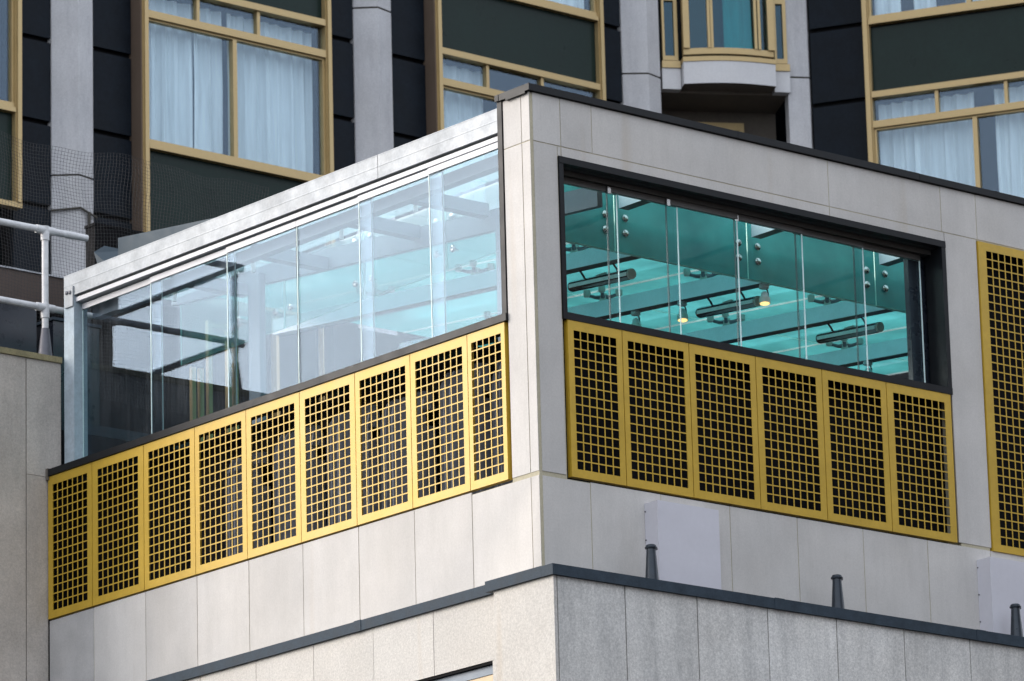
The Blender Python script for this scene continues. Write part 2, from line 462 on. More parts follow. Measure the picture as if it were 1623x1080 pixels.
# --- black copings of the rooftop storey
for a, b in ((-.028, 2.31), (2.31, 4.47), (4.47, 6.9), (6.9, X_EDGE)):
    build("coping", MB().box(a, b - .003, -.030 - random.uniform(0, .002), .36, 3.232, 3.290 + random.uniform(-.002, .002), BLACK), B)
build("coping", MB().box(-.032, .30, .362, .408, 3.234, 3.288, BLACK), B)
build("coping_clip", MB().box(-.030, .0, .02, .27, 3.214, 3.2315, BLACK), B)
# --- gold grille panels
PITCH, BAR = .079, .0102
def grille(u0, u1, z0, z1, cols, rows, place):
    mu = ((u1 - u0) - cols * PITCH + BAR) / 2; mz = ((z1 - z0) - rows * PITCH + BAR)
    us = [u0]; vs = [z0]
    for i in range(cols): us += [u0 + mu + i * PITCH, u0 + mu + i * PITCH + PITCH - BAR]
    for i in range(rows): vs += [z0 + mz * .46 + i * PITCH, z0 + mz * .46 + i * PITCH + PITCH - BAR]
    us.append(u1); vs.append(z1)
    mb = MB()
    mb.gridplate(us, vs, lambda i, j: i % 2 == 1 and j % 2 == 1, 0.0, .004, GOLD, place)
    return mb
def edge_frame(u0, u1, z0, z1, place, d0=.004, d1=.05, w=.018):
    mb = MB()
    mb.gridplate([u0, u0 + w, u1 - w, u1], [z0, z0 + w, z1 - w, z1], lambda i, j: i == 1 and j == 1, d0, d1, GOLD, place)
    return mb
cols_l = [5, 8, 8, 8, 8, 8, 8, 8, 7]
for i, (a, b) in enumerate(zip(YL[:-1], YL[1:])):
    pl = lambda u, v, d: (-.014 + d, u, v)
    g = build("grille_panel", grille(a + .004, b - .004, .002, 1.332, cols_l[i], 15, pl), B)
    build("edge_return", edge_frame(a + .004, b - .004, .002, 1.332, pl), g)
XR = [.334, .929, 1.670, 2.424, 3.193, 3.955, 4.738]
cols_r = [6, 8, 8, 8, 8, 8]
for i, (a, b) in enumerate(zip(XR[:-1], XR[1:])):
    pl = lambda u, v, d: (u, -.014 + d, v)
    g = build("grille_panel", grille(a + .004, b - .004, -.006, 1.320, cols_r[i], 15, pl), B)
    build("edge_return", edge_frame(a + .004, b - .004, -.006, 1.320, pl), g)
pl = lambda u, v, d: (u, -.018 + d, v)
g = build("grille_panel", grille(5.170, 7.245, -.024, 2.790, 24, 34, pl), B, label="tall gold grille panel at the right hand edge")
build("edge_return", edge_frame(5.170, 7.245, -.024, 2.790, pl), g)
# dark back boards behind the grilles
build("back_board", MB().box(.30, 4.79, .16, .19, -.03, 1.33, DARKI), B)
build("back_board", MB().box(5.151, 7.27, .16, .19, -.03, 2.80, DARKI), B)
build("back_board", MB().box(.34, .37, .345, 6.92, -.03, 1.33, DARKI), B)
build("back_board", MB().box(.04, .339, 6.885, 6.92, -.03, 1.33, DARKI), B)
# --- front window: frame, tracks, sliding panes
fr = MB()
fr.box(.294, 4.760, -.020, .20, 1.322, 1.382, BLACK)
fr.box(.294, 4.760, -.020, .06, 2.662, 2.718, BLACK)
fr.box(.294, .340, -.016, .20, 1.382, 2.662, BLACK)
fr.box(4.712, 4.760, -.016, .20, 1.382, 2.662, BLACK)
build("window_frame", fr, B, label="black frame round the wide front window")
build("header_soffit", MB().box(.342, 4.710, .062, .26, 2.66, 2.70, SOFFIT), B)
rp = [(.34, 1.076), (.949, 1.741), (1.598, 2.41), (2.386, 3.176), (3.109, 3.916), (3.816, 4.62)]
yt = [.165, .150, .135, .145, .160, .175]
for i, ((a, b), y) in enumerate(zip(rp, yt)):
    p = MB(); p.box(a, b, y, y + .010, 1.384, 2.560, GLASSR, faces={'-x': SEAM, '+x': EDGE, '+z': EDGE, '-z': EDGE})
    o = build("glass_pane", p, B)
    build("pane_rail", MB().box(a, b, y - .012, y + .022, 2.561, 2.612, TRACK), o)
    build("edge_seal", MB().box(b - .012, b - .003, y - .009, y - .0015, 1.386, 2.559, EDGE), o)
    build("edge_seal", MB().box(a + .002, a + .006, y - .006, y - .0015, 1.386, 2.559, SEAM), o)
    if i in (1, 2, 3): build("corner_catch", MB().box(a, a + .035, y - .02, y - .0125, 2.545, 2.600, CHROME), o)
tk = MB(); tk.box(.342, 4.71, .118, .205, 2.6145, 2.658, TRACK)
build("track", tk, B)
# --- left window wall: sill, end trim, beam, post, panes
build("sill", MB().box(-.030, .27, .338, 6.900, 1.337, 1.400, BLACK), B, label="black sill under the left hand glazing")
build("end_trim", MB().box(-.012, .10, .346, .404, 1.402, 3.232, BLACK), B)
build("sill_bracket", MB().box(-.034, .02, 6.902, 6.93, 1.30, 1.41, SOFB), B)
b1 = MB()
def cbeam(mb, y0, y1):
    prof = [(.15, 3.05), (.15, 3.062), (.1515, 3.066), (.1515, 3.150), (.150, 3.155), (.150, 3.160), (.1512, 3.166), (.1512, 3.250), (.150, 3.254), (.150, 3.262), (.36, 3.262), (.36, 3.05)]
    n = len(prof); b = len(mb.v)
    mb.v += [(x, y0, z) for x, z in prof] + [(x, y1, z) for x, z in prof]
    for i in range(n):
        j = (i + 1) % n; mb.face([b + i, b + j, b + n + j, b + n + i], GALV)
    mb.face([b + i for i in range(n)], GALV); mb.face([b + n + i for i in reversed(range(n))], GALV)
cbeam(b1, .41, 2.205); build("steel_beam", b1, B)
b1 = MB(); cbeam(b1, 2.212, 6.895); bm = build("steel_beam", b1, B)
build("beam_seam", MB().box(.1535, .355, 2.2055, 2.2115, 3.052, 3.258, SEALDARK), B)
bp = build("fixing_plate", MB().box(.134, .1495, 6.735, 6.862, 2.945, 3.135, GALV), B)
for yy in (6.775, 6.825):
    build("bolt", MB().lathe((.134, yy, 3.083 - (6.8 - yy) * .1), (-1, 0, 0), [(0, .019), (.010, .019), (.014, .010)], SOCK, 8), bp)
pm = MB(); pm.box(.15, .30, 6.735, 6.892, 1.402, 3.048, GALVB)
build("steel_post", pm, B, label="galvanised corner post of the rooftop glazing")
build("beam_soffit", MB().box(.196, .34, .41, 6.73, 3.028, 3.0485, SOFFIT), B)
build("top_rail", MB().box(.166, .30, .41, 6.73, 2.986, 3.026, ALU), B)
lp = [(.42, 1.536, .166), (1.376, 2.522, .184), (2.366, 3.424, .202), (3.428, 4.447, .202), (4.354, 5.629, .220), (5.484, 6.72, .238)]
for a, b, x in lp:
    p = MB(); p.box(x, x + .010, a, b, 1.402, 2.915, GLASSL, faces={'-y': EDGE, '+y': EDGE, '+z': EDGE, '-z': EDGE})
    o = build("glass_pane", p, B)
    rl = MB(); rl.box(x - .010, x + .020, a, b, 2.917, 2.970, ALU, faces={'-z': SEAM})
    build("pane_rail", rl, o)
    build("edge_seal", MB().box(x - .004, x - .001, b - .008, b - .001, 1.404, 2.914, EDGE), o)
    build("edge_seal", MB().box(x - .004, x - .001, a + .001, a + .005, 1.404, 2.914, SEAM), o)
BS = root("brass_screen", (2.1, 6.6, -.05), "brass framed screen of upright bars inside the left end of the rooftop room", "screen")
for x in (1.37, 1.462, 1.562, 1.785, 1.865): build("upright", MB().box(x - .022, x + .022, 6.53, 6.575, -.05, 2.98 if x > 1.5 else 2.5, GOLDH), BS)
for z in (2.94, 2.84): build("crossbar", MB().box(1.585, 1.84, 6.535, 6.570, z - .02, z + .02, GOLDH), BS)
# --- inside of the rooftop room
build("room_floor", MB().box(.38, 9.0, .20, 9.0, -.2, -.05, FLOORM), B)
build("dark_pier", MB().box(4.535, 4.93, .235, .29, -.04, 2.98, NAVY), B)
build("end_wall", MB().box(8.8, 8.95, .31, 6.9, -.04, 3.3, DARKI), B)
build("back_wall", MB().box(.38, 3.2, 6.75, 6.9, -.04, 1.35, DARKI), B)
build("back_wall", MB().box(3.202, 8.8, 6.75, 6.9, -.04, 3.25, DARKI), B)
SL = .085
def zb(y): return 2.567 + SL * (y - 1.5)
def sloped(mb, x0, x1, y0, y1, za, zc, h, mat, faces=None):
    b = len(mb.v); mb.box(x0, x1, y0, y1, 0, h, mat, faces=faces)
    for i in range(b, b + 8):
        x, y, z = mb.v[i]; mb.v[i] = (x, y, z + (za if y == y0 else zc))
    return mb
def roof_beam(x0):
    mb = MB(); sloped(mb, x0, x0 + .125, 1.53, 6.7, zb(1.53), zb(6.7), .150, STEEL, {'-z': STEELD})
    return build("roof_beam", mb, B)
BX = [.89, 2.43, 3.97, 5.51, 7.05, 8.59]
for x in BX[1:]: roof_beam(x)
# roof glass over the beams, one pane per bay and two deep
jx = [1.32] + [x + .062 for x in BX[1:]]
for a, b in zip(jx[:-1], jx[1:]):
    for y0, y1 in ((1.56, 4.1), (4.1, 6.72)):
        mb = MB(); sloped(mb, a + .013, b - .013, y0 + .006, y1 - .006, zb(y0) + .27, zb(y1) + .27, .016, TEAL, {'-x': TEDGE, '+x': TEDGE, '-y': TEDGE, '+y': TEDGE})
        build("roof_pane", mb, B)
for x in jx[1:]:
    mb = MB(); sloped(mb, x - .0125, x + .0125, 1.57, 6.70, zb(1.57) + .262, zb(6.7) + .262, .020, SEALW); build("glazing_seal", mb, B)
# front fascia of the roof: teal panes with paired bolts
fx = [1.33, 2.206, 3.773, 5.345, 6.90, 8.45]
for a, b in zip(fx[:-1], fx[1:]):
    build("fascia_pane", MB().box(a + .006, b - .006, 1.485, 1.500, 2.567, 3.12, TEALD, faces={'-x': TEDGE, '+x': TEDGE, '-z': TEDGE}), B)
    build("glazing_seal", MB().box(a + .006, b - .006, 1.503, 1.515, 2.563, 2.578, TEDGE), B)
bolt_src = None
for sx in fx[1:-1]:
    for dx in (-.115, .115):
        for z in (2.743, 2.880):
            c = (sx + dx, 1.485, z)
            if bolt_src is None:
                bolt_src = build("glass_bolt", MB().lathe(c, (0, -1, 0), [(-.05, .012), (0, .012), (.001, .032), (.016, .034), (.028, .024), (.032, .01)], CHROME, 14), B, smooth=True, origin=c)
            else: instance(bolt_src, "glass_bolt", c, B)
# side fascia behind the left glazing
fy = [1.52, 2.71, 3.87, 5.05, 6.65]
for a, b in zip(fy[:-1], fy[1:]):
    build("fascia_pane", MB().box(1.300, 1.315, a + .006, b - .006, 2.53, 3.16, PALE, faces={'-y': TEDGE, '+y': TEDGE, '-z': TEDGE}), B)
bl = None
for sy in fy[1:-1]:
    for dy in (-.112, .112):
        for z in (2.703, 3.0 if sy < 3 else 3.095):
            c = (1.300, sy + dy, z)
            if bl is None: bl = build("glass_bolt", MB().lathe(c, (-1, 0, 0), [(-.05, .012), (0, .012), (.001, .034), (.016, .036), (.028, .026), (.032, .01)], CHROME, 14), B, smooth=True, origin=c)
            else: instance(bl, "glass_bolt", c, B)
# spider fittings on the beams
sp = None
def spider(x, y):
    global sp
    base = zb(y) + .150
    c = (x, y, base)
    if sp is None:
        mb = MB()
        mb.lathe((x, y, base), (0, 0, 1), [(0, .035), (.05, .035), (.055, .028), (.062, .028)], CASTG, 12)
        for sx in (-1, 1):
            for sy in (-1, 1):
                e = Vector((x + sx * .105, y + sy * .105, base + .075))
                mb.sweep([(x, y, base + .045), (x + sx * .05, y + sy * .05, base + .050), e], [.024, .018, .015], SOCK, 8)
                mb.lathe(e + Vector((0, 0, -.022)), (0, 0, 1), [(0, .018), (.006, .03), (.018, .034), (.066, .034)], CASTG, 12)
        sp = build("spider_fitting", mb, B, smooth=True, origin=c)
    else: instance(sp, "spider_fitting", c, B)
for x in BX[1:]:
    for y in (2.36, 3.75, 5.2): spider(x + .0625, y)
# frame in the strip behind the left glazing
build("edge_beam", MB().box(.335, .430, .5, 6.7, 2.845, 2.950, STEELB), B)
for y, z in ((2.03, 2.85), (2.98, 2.88), (4.30, 2.90), (5.5, 2.93)):
    build("cross_beam", MB().box(.432, 1.238, y, y + .10, z, z + .115, STEELB), B)
mb = MB(); sloped(mb, 1.24, 1.298, .6, 6.7, 2.71 + SL * (.6 - 1.956), 2.71 + SL * (6.7 - 1.956), .190, STEELB); build("side_beam", mb, B)
for y in (5.25, 1.70): build("inner_post", MB().box(1.17, 1.238, y, y + .17, -.04, 2.80 + SL * (y - 1.9), STEELB), B)
for y0, y1 in ((.5, 2.05), (2.05, 3.6), (3.6, 5.15), (5.15, 6.7)):
    build("canopy_pane", MB().box(.37, 1.236, y0 + .006, y1 - .006, 3.16, 3.174, PALE, faces={'-y': TEDGE, '+y': TEDGE, '-x': TEDGE}), B)
for y in (1.2, 2.55, 3.6, 4.9, 6.1):
    c = (.84, y, 3.158)
    mb = MB()
    for dy in (-.1, .1):
        mb.lathe((.84, y + dy, 3.158), (0, 0, -1), [(0, .03), (.012, .032), (.05, .02), (.075, .014)], CASTG, 10)
    mb.sweep([(.84, y - .1, 3.09), (.84, y, 3.075), (.84, y + .1, 3.09)], .014, CASTG, 8)
    mb.sweep([(.84, y, 3.08), (.84, y, 2.95)], .02, CASTG, 8)
    build("spider_fitting", mb, B, smooth=True)
for z in (3.2, 2.713):
    mb = MB(); mb.lathe((1.29, 5.57, z), (-1, 0, 0), [(0, .03), (.012, .035), (.12, .035), (.13, .02)], CHROME, 12)
    mb.sweep([(1.24, 5.57, z), (1.24, 5.72, z - .02), (1.22, 5.78, z - .05)], [.04, .03, .02], CHROME, 8)
    build("spider_fitting", mb, B, smooth=True)
# upper canopy over the strip behind the front window
for a, b in zip(fx[:-1], fx[1:]):
    build("canopy_pane", MB().box(a + .006, b - .006, .32, 1.48, 3.10, 3.114, PALE, faces={'-y': TEDGE, '-x': TEDGE, '+x': TEDGE}), B)
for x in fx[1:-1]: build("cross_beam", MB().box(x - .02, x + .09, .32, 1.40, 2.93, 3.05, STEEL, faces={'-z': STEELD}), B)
# flashing that shows over the beam
mb = MB()
b = len(mb.v)
mb.v += [(.60, 6.66, 3.44), (.60, 5.05, 3.30), (.60, 5.05, 3.475), (.60, 6.66, 3.655), (.66, 6.66, 3.44), (.66, 5.05, 3.30), (.66, 5.05, 3.475), (.66, 6.66, 3.655)]
for q in ((0, 1, 2, 3), (4, 7, 6, 5), (0, 3, 7, 4), (1, 5, 6, 2), (3, 2, 6, 7), (0, 4, 5, 1)): mb.face([b + i for i in q], FLASH)
build("roof_flashing", mb, B)
mb = MB(); b = 0
mb.v += [(.58, 7.02, 3.60), (.58, 6.70, 3.35), (.58, 6.90, 3.33), (.80, 6.80, 3.60), (.80, 6.55, 3.42), (.66, 6.96, 3.66)]
for q in ((0, 2, 1), (0, 1, 4, 3), (0, 3, 5), (0, 5, 2), (2, 5, 3, 4), (1, 2, 4)): mb.face(list(q), FLASH)
build("roof_flashing", mb, B)

# --- lower storey
LZ = -.928
build("terrace_slab", MB().box(-.30, X_EDGE, -.52, .02, -1.2, -1.03, DBLUE), B)
def lower_panels():
    g = .006
    jr = [-.333, .382, 1.158, 1.934, 2.710, 3.486, 4.262, 5.038, 5.814, 6.59, 7.37, 8.14, X_EDGE]
    for a, b in zip(jr[:-1], jr[1:]): right_panel(a, b, -5.0, -.99, STONE_LOWR, y=-.57, g=g, t=.03)
    slab("cladding_panel", -.37, -.338, -.57, .172, -5.0, -.99, STONE_LOW, axis=0)
    jl = [.174, 1.07, 1.862, 2.672, 3.472, 4.27, 5.07, 5.87, 6.925]
    for a, b in zip(jl[:-1], jl[1:]):
        z0 = -1.542 if b < 2.7 else -5.0
        slab("cladding_panel", -.271, -.24, a + .003, b - .003, z0, -.97, STONE_LOW, axis=0)
    slab("cladding_panel", -.271, -.24, .177, .325, -5.0, -1.545, STONE_LOW, axis=0)
lower_panels()
lc = MB(); lc.box(-.336, X_EDGE, -.538, -.50, -5.0, -1.0, SEALDARK); lc.box(-.238, -.20, -.50, .30, -5.0, -1.0, SEALDARK); lc.box(-.238, -.20, .30, 6.92, -1.5, -1.0, SEALDARK); lc.box(-.238, -.20, 2.68, 6.92, -5.0, -1.5, SEALDARK)
build("lower_wall_core", lc, B)
build("sealant_strip", MB().box(-.3365, -.3345, -.566, -.54, -5.0, -1.0, SEAL), B)
build("lower_wall", MB().box(-.18, X_EDGE, -.46, 6.9, GZ, -5.0, STONE_LOW), B)
for a, b in ((-.401, 2.05), (2.05, 4.38), (4.38, 7.0), (7.0, X_EDGE)):
    build("coping", MB().box(a, b - .003, -.60 - random.uniform(0, .002), -.46, -1.017, LZ + random.uniform(-.002, .002), DBLUE), B)
    build("coping_lap", MB().box(b - .06, b + .05, -.6045, -.6025, -1.019, LZ + .003, DBLUE), B)
build("coping", MB().box(-.401, -.22, -.458, .243, -1.015, LZ + .002, DBLUE), B, label="dark slate coping over the lower corner pier")
build("coping", MB().box(-.301, -.002, .245, 2.02, -1.005, -.918, DBLUE), B)
build("coping", MB().box(-.301, -.002, 2.023, 6.92, -1.005, -.918, DBLUE), B)
build("coping_strap", MB().box(-.306, -.30, 1.985, 2.075, -1.008, -.914, DBLUE), B)
# lower window at the bottom edge
w = MB()
w.box(-.262, -.20, .33, 2.66, -1.565, -1.546, DARKI); w.box(-.230, -.19, .33, 2.66, -1.64, -1.567, STEELB)
build("window_head", w, B)
w = MB(); w.gridplate([.335, .37, 1.35, 1.42, 2.60, 2.66], [-3.2, -3.1, -1.76, -1.642], lambda i, j: j == 1 and i in (1, 3), -.222, -.18, BEIGE, lambda u, v, d: (d, u, v))
wf = build("window_frame", w, B, label="beige frame of the lower window at the bottom edge")
build("window_pane", MB().box(-.205, -.195, .372, 2.598, -3.098, -1.762, GLASST), wf)
build("back_board", MB().box(-.10, -.06, .2, 2.7, -3.4, -1.5, DARKI), B)

# ------------------------------------------------------------------ white cabinets and pipe stubs on the terrace
def cabinet(x0, x1, label):
    r = root("wall_cabinet", ((x0 + x1) / 2, -.16, -1.03), label, "cabinet", "cabinets on the lower terrace")
    mb = MB(); mb.box(x0, x1, -.150, -.002, -1.03, -.130, BOXW); build("cabinet_body", mb, r)
    build("door", MB().box(x0 + .0, x1 - .0, -.163, -.1505, -1.02, -.128, BOXW), r)
    for z in (-.20, -.44, -.68):
        build("screw", MB().lathe((x0, -.012, z), (-1, 0, 0), [(0, .007), (.006, .006)], SOCK, 8), r)
cabinet(1.125, 1.804, "pale cabinet on the right wall behind the pipe stub nearest the corner")
cabinet(4.970, 5.90, "pale cabinet under the tall gold grille cut by the photo edge")
pr = root("pipe_stub", (.873, -.35, -1.03), "dark tapered pipe stub in front of the cabinet nearest the corner", "pipe", "pipe stubs behind the lower coping")
build("pipe_body", MB().lathe((.873, -.35, -1.03), (0, 0, 1), [(0, .066), (.06, .066), (.10, .060), (.38, .040), (.425, .038)], PIPE, 16), pr, smooth=True)
build("flange", MB().lathe((.873, -.35, -.610), (0, 0, 1), [(0, .040), (.003, .050), (.014, .052), (.018, .044), (.03, .042), (.036, .034)], PIPE, 16), pr, smooth=True)
build("clip", MB().box(.915, .935, -.36, -.34, -.612, -.590, SOCK), pr)
copy_thing(pr, (2.947, -.35, -1.03), "dark tapered pipe stub standing alone between the two pale cabinets")
copy_thing(pr, (5.062, -.35, -1.03), "dark tapered pipe stub in front of the cabinet under the tall grille")

# ------------------------------------------------------------------ heaters and spotlights under the roof beams
def heater(x, y0, y1, label):
    zc = 2.47 + SL * (y0 - 1.7)
    r = root("tube_heater", (x, (y0 + y1) / 2, zc + .09), label, "heater", "tube heaters under the roof beams")
    d = Vector((0, y1 - y0, SL * (y1 - y0))); L = d.length
    mb = MB(); mb.lathe((x, y0, zc), d, [(-.012, .032), (-.012, .047), (.01, .050), (L - .01, .050), (L + .012, .045), (L + .02, .02)], BLACK, 16, mats=[CASTG, CASTG, TUBE, TUBE, CASTG])
    build("reflector_tube", mb, r, smooth=True)
    mb = MB(); mb.box(x - .0535, x - .0475, y0 + .015, y1 - .015, -.022, .010, HIGHLIGHT)  # near-white strip painting the bright reflection along the tube; gives off no light
    for i, (a, b2, c) in enumerate(mb.v): mb.v[i] = (a, b2, c + zc + SL * (b2 - y0))
    build("painted_highlight", mb, r)
    for f in (.22, .78):
        y = y0 + (y1 - y0) * f; z = zc + SL * (y - y0)
        build("bracket", MB().sweep([(x, y, z + .045), (x - .02, y, z + .075), (x - .06, y, zb(y) + .0)], .010, BLACK, 6), r)
    build("junction_box", MB().box(x - .03, x + .03, y0 + .32, y0 + .44, zc + .052, zc + .085, CASTG), r)
heater(2.575, 1.70, 2.50, "black tube heater under the roof beam nearest the stone corner pier")
heater(4.115, 1.74, 2.515, "black tube heater under the middle roof beam, right of a lit spotlight")
heater(5.655, 1.77, 2.565, "black tube heater under the roof beam nearest the dark right end")
def spot(x, y, label):
    z = zb(y)
    r = root("spotlight", (x, y, z), label, "spotlight", "spotlights hanging from the roof beams")
    build("base", MB().lathe((x, y, z), (0, 0, -1), [(0, .045), (.035, .045), (.042, .03)], WHITE, 14), r, smooth=True)
    build("yoke", MB().sweep([(x + .03, y, z - .03), (x + .045, y, z - .07), (x + .045, y, z - .15)], .008, SOCK, 6), r)
    h = build("head", MB().lathe((x, y, z - .07), (-.08, -.10, -1), [(0, .018), (.015, .030), (.05, .036), (.06, .05), (.11, .052)], WHITE, 16, mats=[WHITE, WHITE, WHITE, CASTG, CASTG]), r, smooth=True)
    c = Vector((x, y, z - .07)) + Vector((-.08, -.10, -1)).normalized() * .111
    build("lamp_face", MB().lathe(c, (-.08, -.10, -1), [(0, .044), (.003, .044)], WARM, 16), h)
spot(4.03, 2.66, "lit spotlight at the near end of the middle tube heater")
spot(4.03, 1.56, "lit spotlight at the front end of the middle roof beam, under the teal fascia")
spot(4.03, 3.30, "spotlight furthest along the middle roof beam, half hidden by the sill")
spot(7.10, 3.43, "spotlight low in the right end of the window, by the dark pier")

# ------------------------------------------------------------------ charcoal pleated fabric behind the left grilles
def pleated(y0, y1, top, label):
    mb = MB(); n = 46; zs = [0.0, .3, .6, .9, top - .16, top - .05, top]
    b = 0
    for zi, z in enumerate(zs):
        for i in range(n + 1):
            t = i / n; y = y0 + (y1 - y0) * t
            edge = min(1, min(t, 1 - t) / .10)
            zz = z - (0 if zi < 4 else (1 - edge) ** 2 * .16)
            mb.v.append((.20 + .030 * math.sin(i * 1.7 + .6 * math.sin(i * .7)) + .05 * (zi == 6) + .02 * (zi == 5), y, zz))
    m = n + 1
    for j in range(len(zs) - 1):
        for i in range(n): mb.face([j * m + i, j * m + i + 1, (j + 1) * m + i + 1, (j + 1) * m + i], PLEAT)
    k = len(mb.v)
    mb.v += [(.30, y, z) for (x, y, z) in mb.v[:k]]
    for j in range(len(zs) - 1):
        for i in range(n): mb.face([k + j * m + i, k + (j + 1) * m + i, k + (j + 1) * m + i + 1, k + j * m + i + 1], PLEAT)
    T = (len(zs) - 1) * m
    for i in range(n):
        mb.face([T + i, T + i + 1, k + T + i + 1, k + T + i], PLEAT)
        mb.face([i + 1, i, k + i, k + i + 1], PLEAT)
    for j in range(len(zs) - 1):
        mb.face([j * m, (j + 1) * m, k + (j + 1) * m, k + j * m], PLEAT); mb.face([j * m + n, k + j * m + n, k + (j + 1) * m + n, (j + 1) * m + n], PLEAT)
    build("pleated_screen", mb, None, smooth=True, label=label, cat="screen", group="charcoal pleated screens behind the gold grilles", origin=(.25, (y0 + y1) / 2, 0))
pl_lab = ["charcoal pleated screen behind the narrow gold grille beside the stone corner pier", "charcoal pleated screen behind the second left hand grille from the pier",
          "charcoal pleated screen behind the third left hand grille from the pier", "charcoal pleated screen behind the fourth left hand grille from the pier",
          "charcoal pleated screen behind the fifth left hand grille from the pier", "charcoal pleated screen behind the sixth left hand grille from the pier"]
for (a, b, tp), lb in zip(((.42, .80, 1.12), (.93, 1.50, 1.16), (1.68, 2.30, 1.08), (2.42, 3.05, 1.12), (3.20, 3.80, 1.10), (3.98, 4.50, 1.02)), pl_lab):
    pleated(a, b, tp, lb)

# ------------------------------------------------------------------ parapet wall left, with handrail and netting
PW = root("parapet_wall", (-1.0, 7.0, GZ), "weathered grey stone parapet wall left of the gold grilles", "wall")
WY = 6.94
for a, b in ((-2.2, -1.62), (-1.62, -.93), (-.93, -.243), (-.243, .148)):
    if b > 0:
        build("wall_panel", MB().box(a + .006, -.002, WY, WY + .05, -3.0, 1.336, STONE_LEFT), PW)
        build("wall_panel", MB().box(a + .006, .145, WY + .001, WY + .05, 1.340, 2.435, STONE_LEFT), PW)
    else: build("wall_panel", MB().box(a + .006, b - .006, WY, WY + .05, -3.0, 2.435, STONE_LEFT), PW)
build("wall_core", MB().box(-2.19, .13, WY + .052, WY + .26, -3.0, 2.43, SEALDARK), PW)
build("lower_wall", MB().box(-2.2, -.19, WY, WY + .3, GZ, -3.01, STONE_LEFT), PW)
build("return_wall", MB().box(-2.2, -1.95, WY + .28, 12.0, GZ, 2.435, STONE_LEFT), PW)
build("capping", MB().box(-2.23, .147, WY - .02, WY + .30, 2.437, 2.492, TANCAP, faces={'+z': SEALDARK}), PW)
build("capping", MB().box(-2.23, -1.90, WY + .302, 12.0, 2.437, 2.492, TANCAP), PW)
build("terrace_floor", MB().box(-1.94, 4.0, WY + .30, 14.8, 1.9, 2.0, DBLUE), PW)
HR = root("handrail", (-.8, 7.09, 2.49), "white painted tubular handrail standing on the weathered parapet wall", "handrail")
HY = 7.09; RZ1, RZ2 = 3.745, 2.995
build("rail", MB().sweep([(-1.86, HY, RZ1), (.55, HY, RZ1 + .0)], .033, WHITE, 12), HR, smooth=True)
build("rail", MB().sweep([(-1.86, HY, RZ2), (.60, HY, RZ2)], .033, WHITE, 12), HR, smooth=True)
build("rail", MB().sweep([(-1.86, HY + .03, RZ1), (-1.86, 12.0, RZ1)], .033, WHITE, 12), HR, smooth=True)
build("rail", MB().sweep([(-1.86, HY + .03, RZ2), (-1.86, 12.0, RZ2)], .033, WHITE, 12), HR, smooth=True)
for x, y in ((.075, HY), (-1.86, HY), (-1.86, 9.3)):
    p = build("post", MB().sweep([(x, y, 2.78), (x, y, RZ1)], .0315, WHITE, 12), HR, smooth=True)
    build("socket", MB().lathe((x, y, 2.493), (0, 0, 1), [(0, .070), (.02, .070), (.28, .040), (.30, .040)], SOCK, 14), p, smooth=True)
    d = (1, 0, 0) if y == HY else (0, 1, 0)
    for z in (RZ1, RZ2):
        dv = Vector(d)
        mb = MB(); mb.sweep([Vector((x, y, z)) - dv * .10, Vector((x, y, z)) + dv * .10], .040, WHITE, 12); mb.sweep([(x, y, z - .10), (x, y, z + .035)], .041, WHITE, 12)
        build("clamp", mb, p, smooth=True)
build("sleeve", MB().sweep([(.30, HY, RZ1), (.42, HY, RZ1)], .036, WHITE, 12), HR, smooth=True)
# netting
def netting():
    x0, x1, z0, z1 = -1.8, 3.4, 2.5, 4.98
    nx, nz = 150, 70; us = []; vs = []
    w = .0021
    for i in range(nx + 1): u = x0 + (x1 - x0) * i / nx; us += [u - w / 2, u + w / 2]
    for j in range(nz + 1): v = z0 + (z1 - z0) * j / nz; vs += [v - w / 2, v + w / 2]
    def place(u, v, d):
        k = (v - z0) / (z1 - z0)
        sag = -.05 * math.sin((u - x0) / (x1 - x0) * math.pi * 3) ** 2
        return (u + .025 * k * math.sin(v * 7 + u * 3), 8.0 + d + .05 * math.sin(u * 2.1) * math.sin(v * 1.7), v + sag * k + .012 * math.sin(u * 9))
    mb = MB(); mb.gridplate(us, vs, lambda i, j: i % 2 == 1 and j % 2 == 1, 0, .0016, NETM, place)
    return mb
build("bird_netting", netting(), None, label="fine black bird netting hung behind the white handrail", cat="netting", origin=(.8, 8.0, 2.5))
# ------------------------------------------------------------------ plant behind the parapet
PB = root("plant_cabinet", (2.0, 8.25, 2.0), "black plant cabinet behind the left end of the steel beam", "cabinet", "dark plant cabinets behind the parapet")
build("cabinet_body", MB().box(1.36, 3.3, 8.10, 8.25, 2.0, 4.25, DARKI), PB); build("lid", MB().box(1.35, 3.31, 8.09, 8.26, 4.252, 4.28, DARKI), PB)
for x0, x1, z1, lb in ((-.35, .33, 3.16, "navy plant cabinet left of the handrail post at the photo edge"), (.52, 1.05, 3.06, "dark plant cabinet between handrail post and galvanised corner post")):
    q = root("plant_cabinet", ((x0 + x1) / 2, 7.9, 2.0), lb, "cabinet", "dark plant cabinets behind the parapet")
    build("cabinet_body", MB().box(x0, x1, 7.6, 7.95, 2.0, z1, NAVY), q); build("lid", MB().box(x0 - .015, x1 + .015, 7.58, 7.97, z1 + .002, z1 + .03, DBLUE), q)
BW = root("brown_low_wall", (0, 9.2, 2.0), "brown rendered low wall behind the white handrail", "wall")
build("wall_base", MB().box(-1.8, 3.2, 9.10, 9.3, 2.0, 3.60, DARKI), BW); build("brown_band", MB().box(-1.8, 3.2, 9.0, 9.3, 3.602, 3.965, BROWN), BW)
build("flashing", MB().box(-1.8, 3.2, 8.985, 9.32, 3.967, 3.982, ALU), BW)

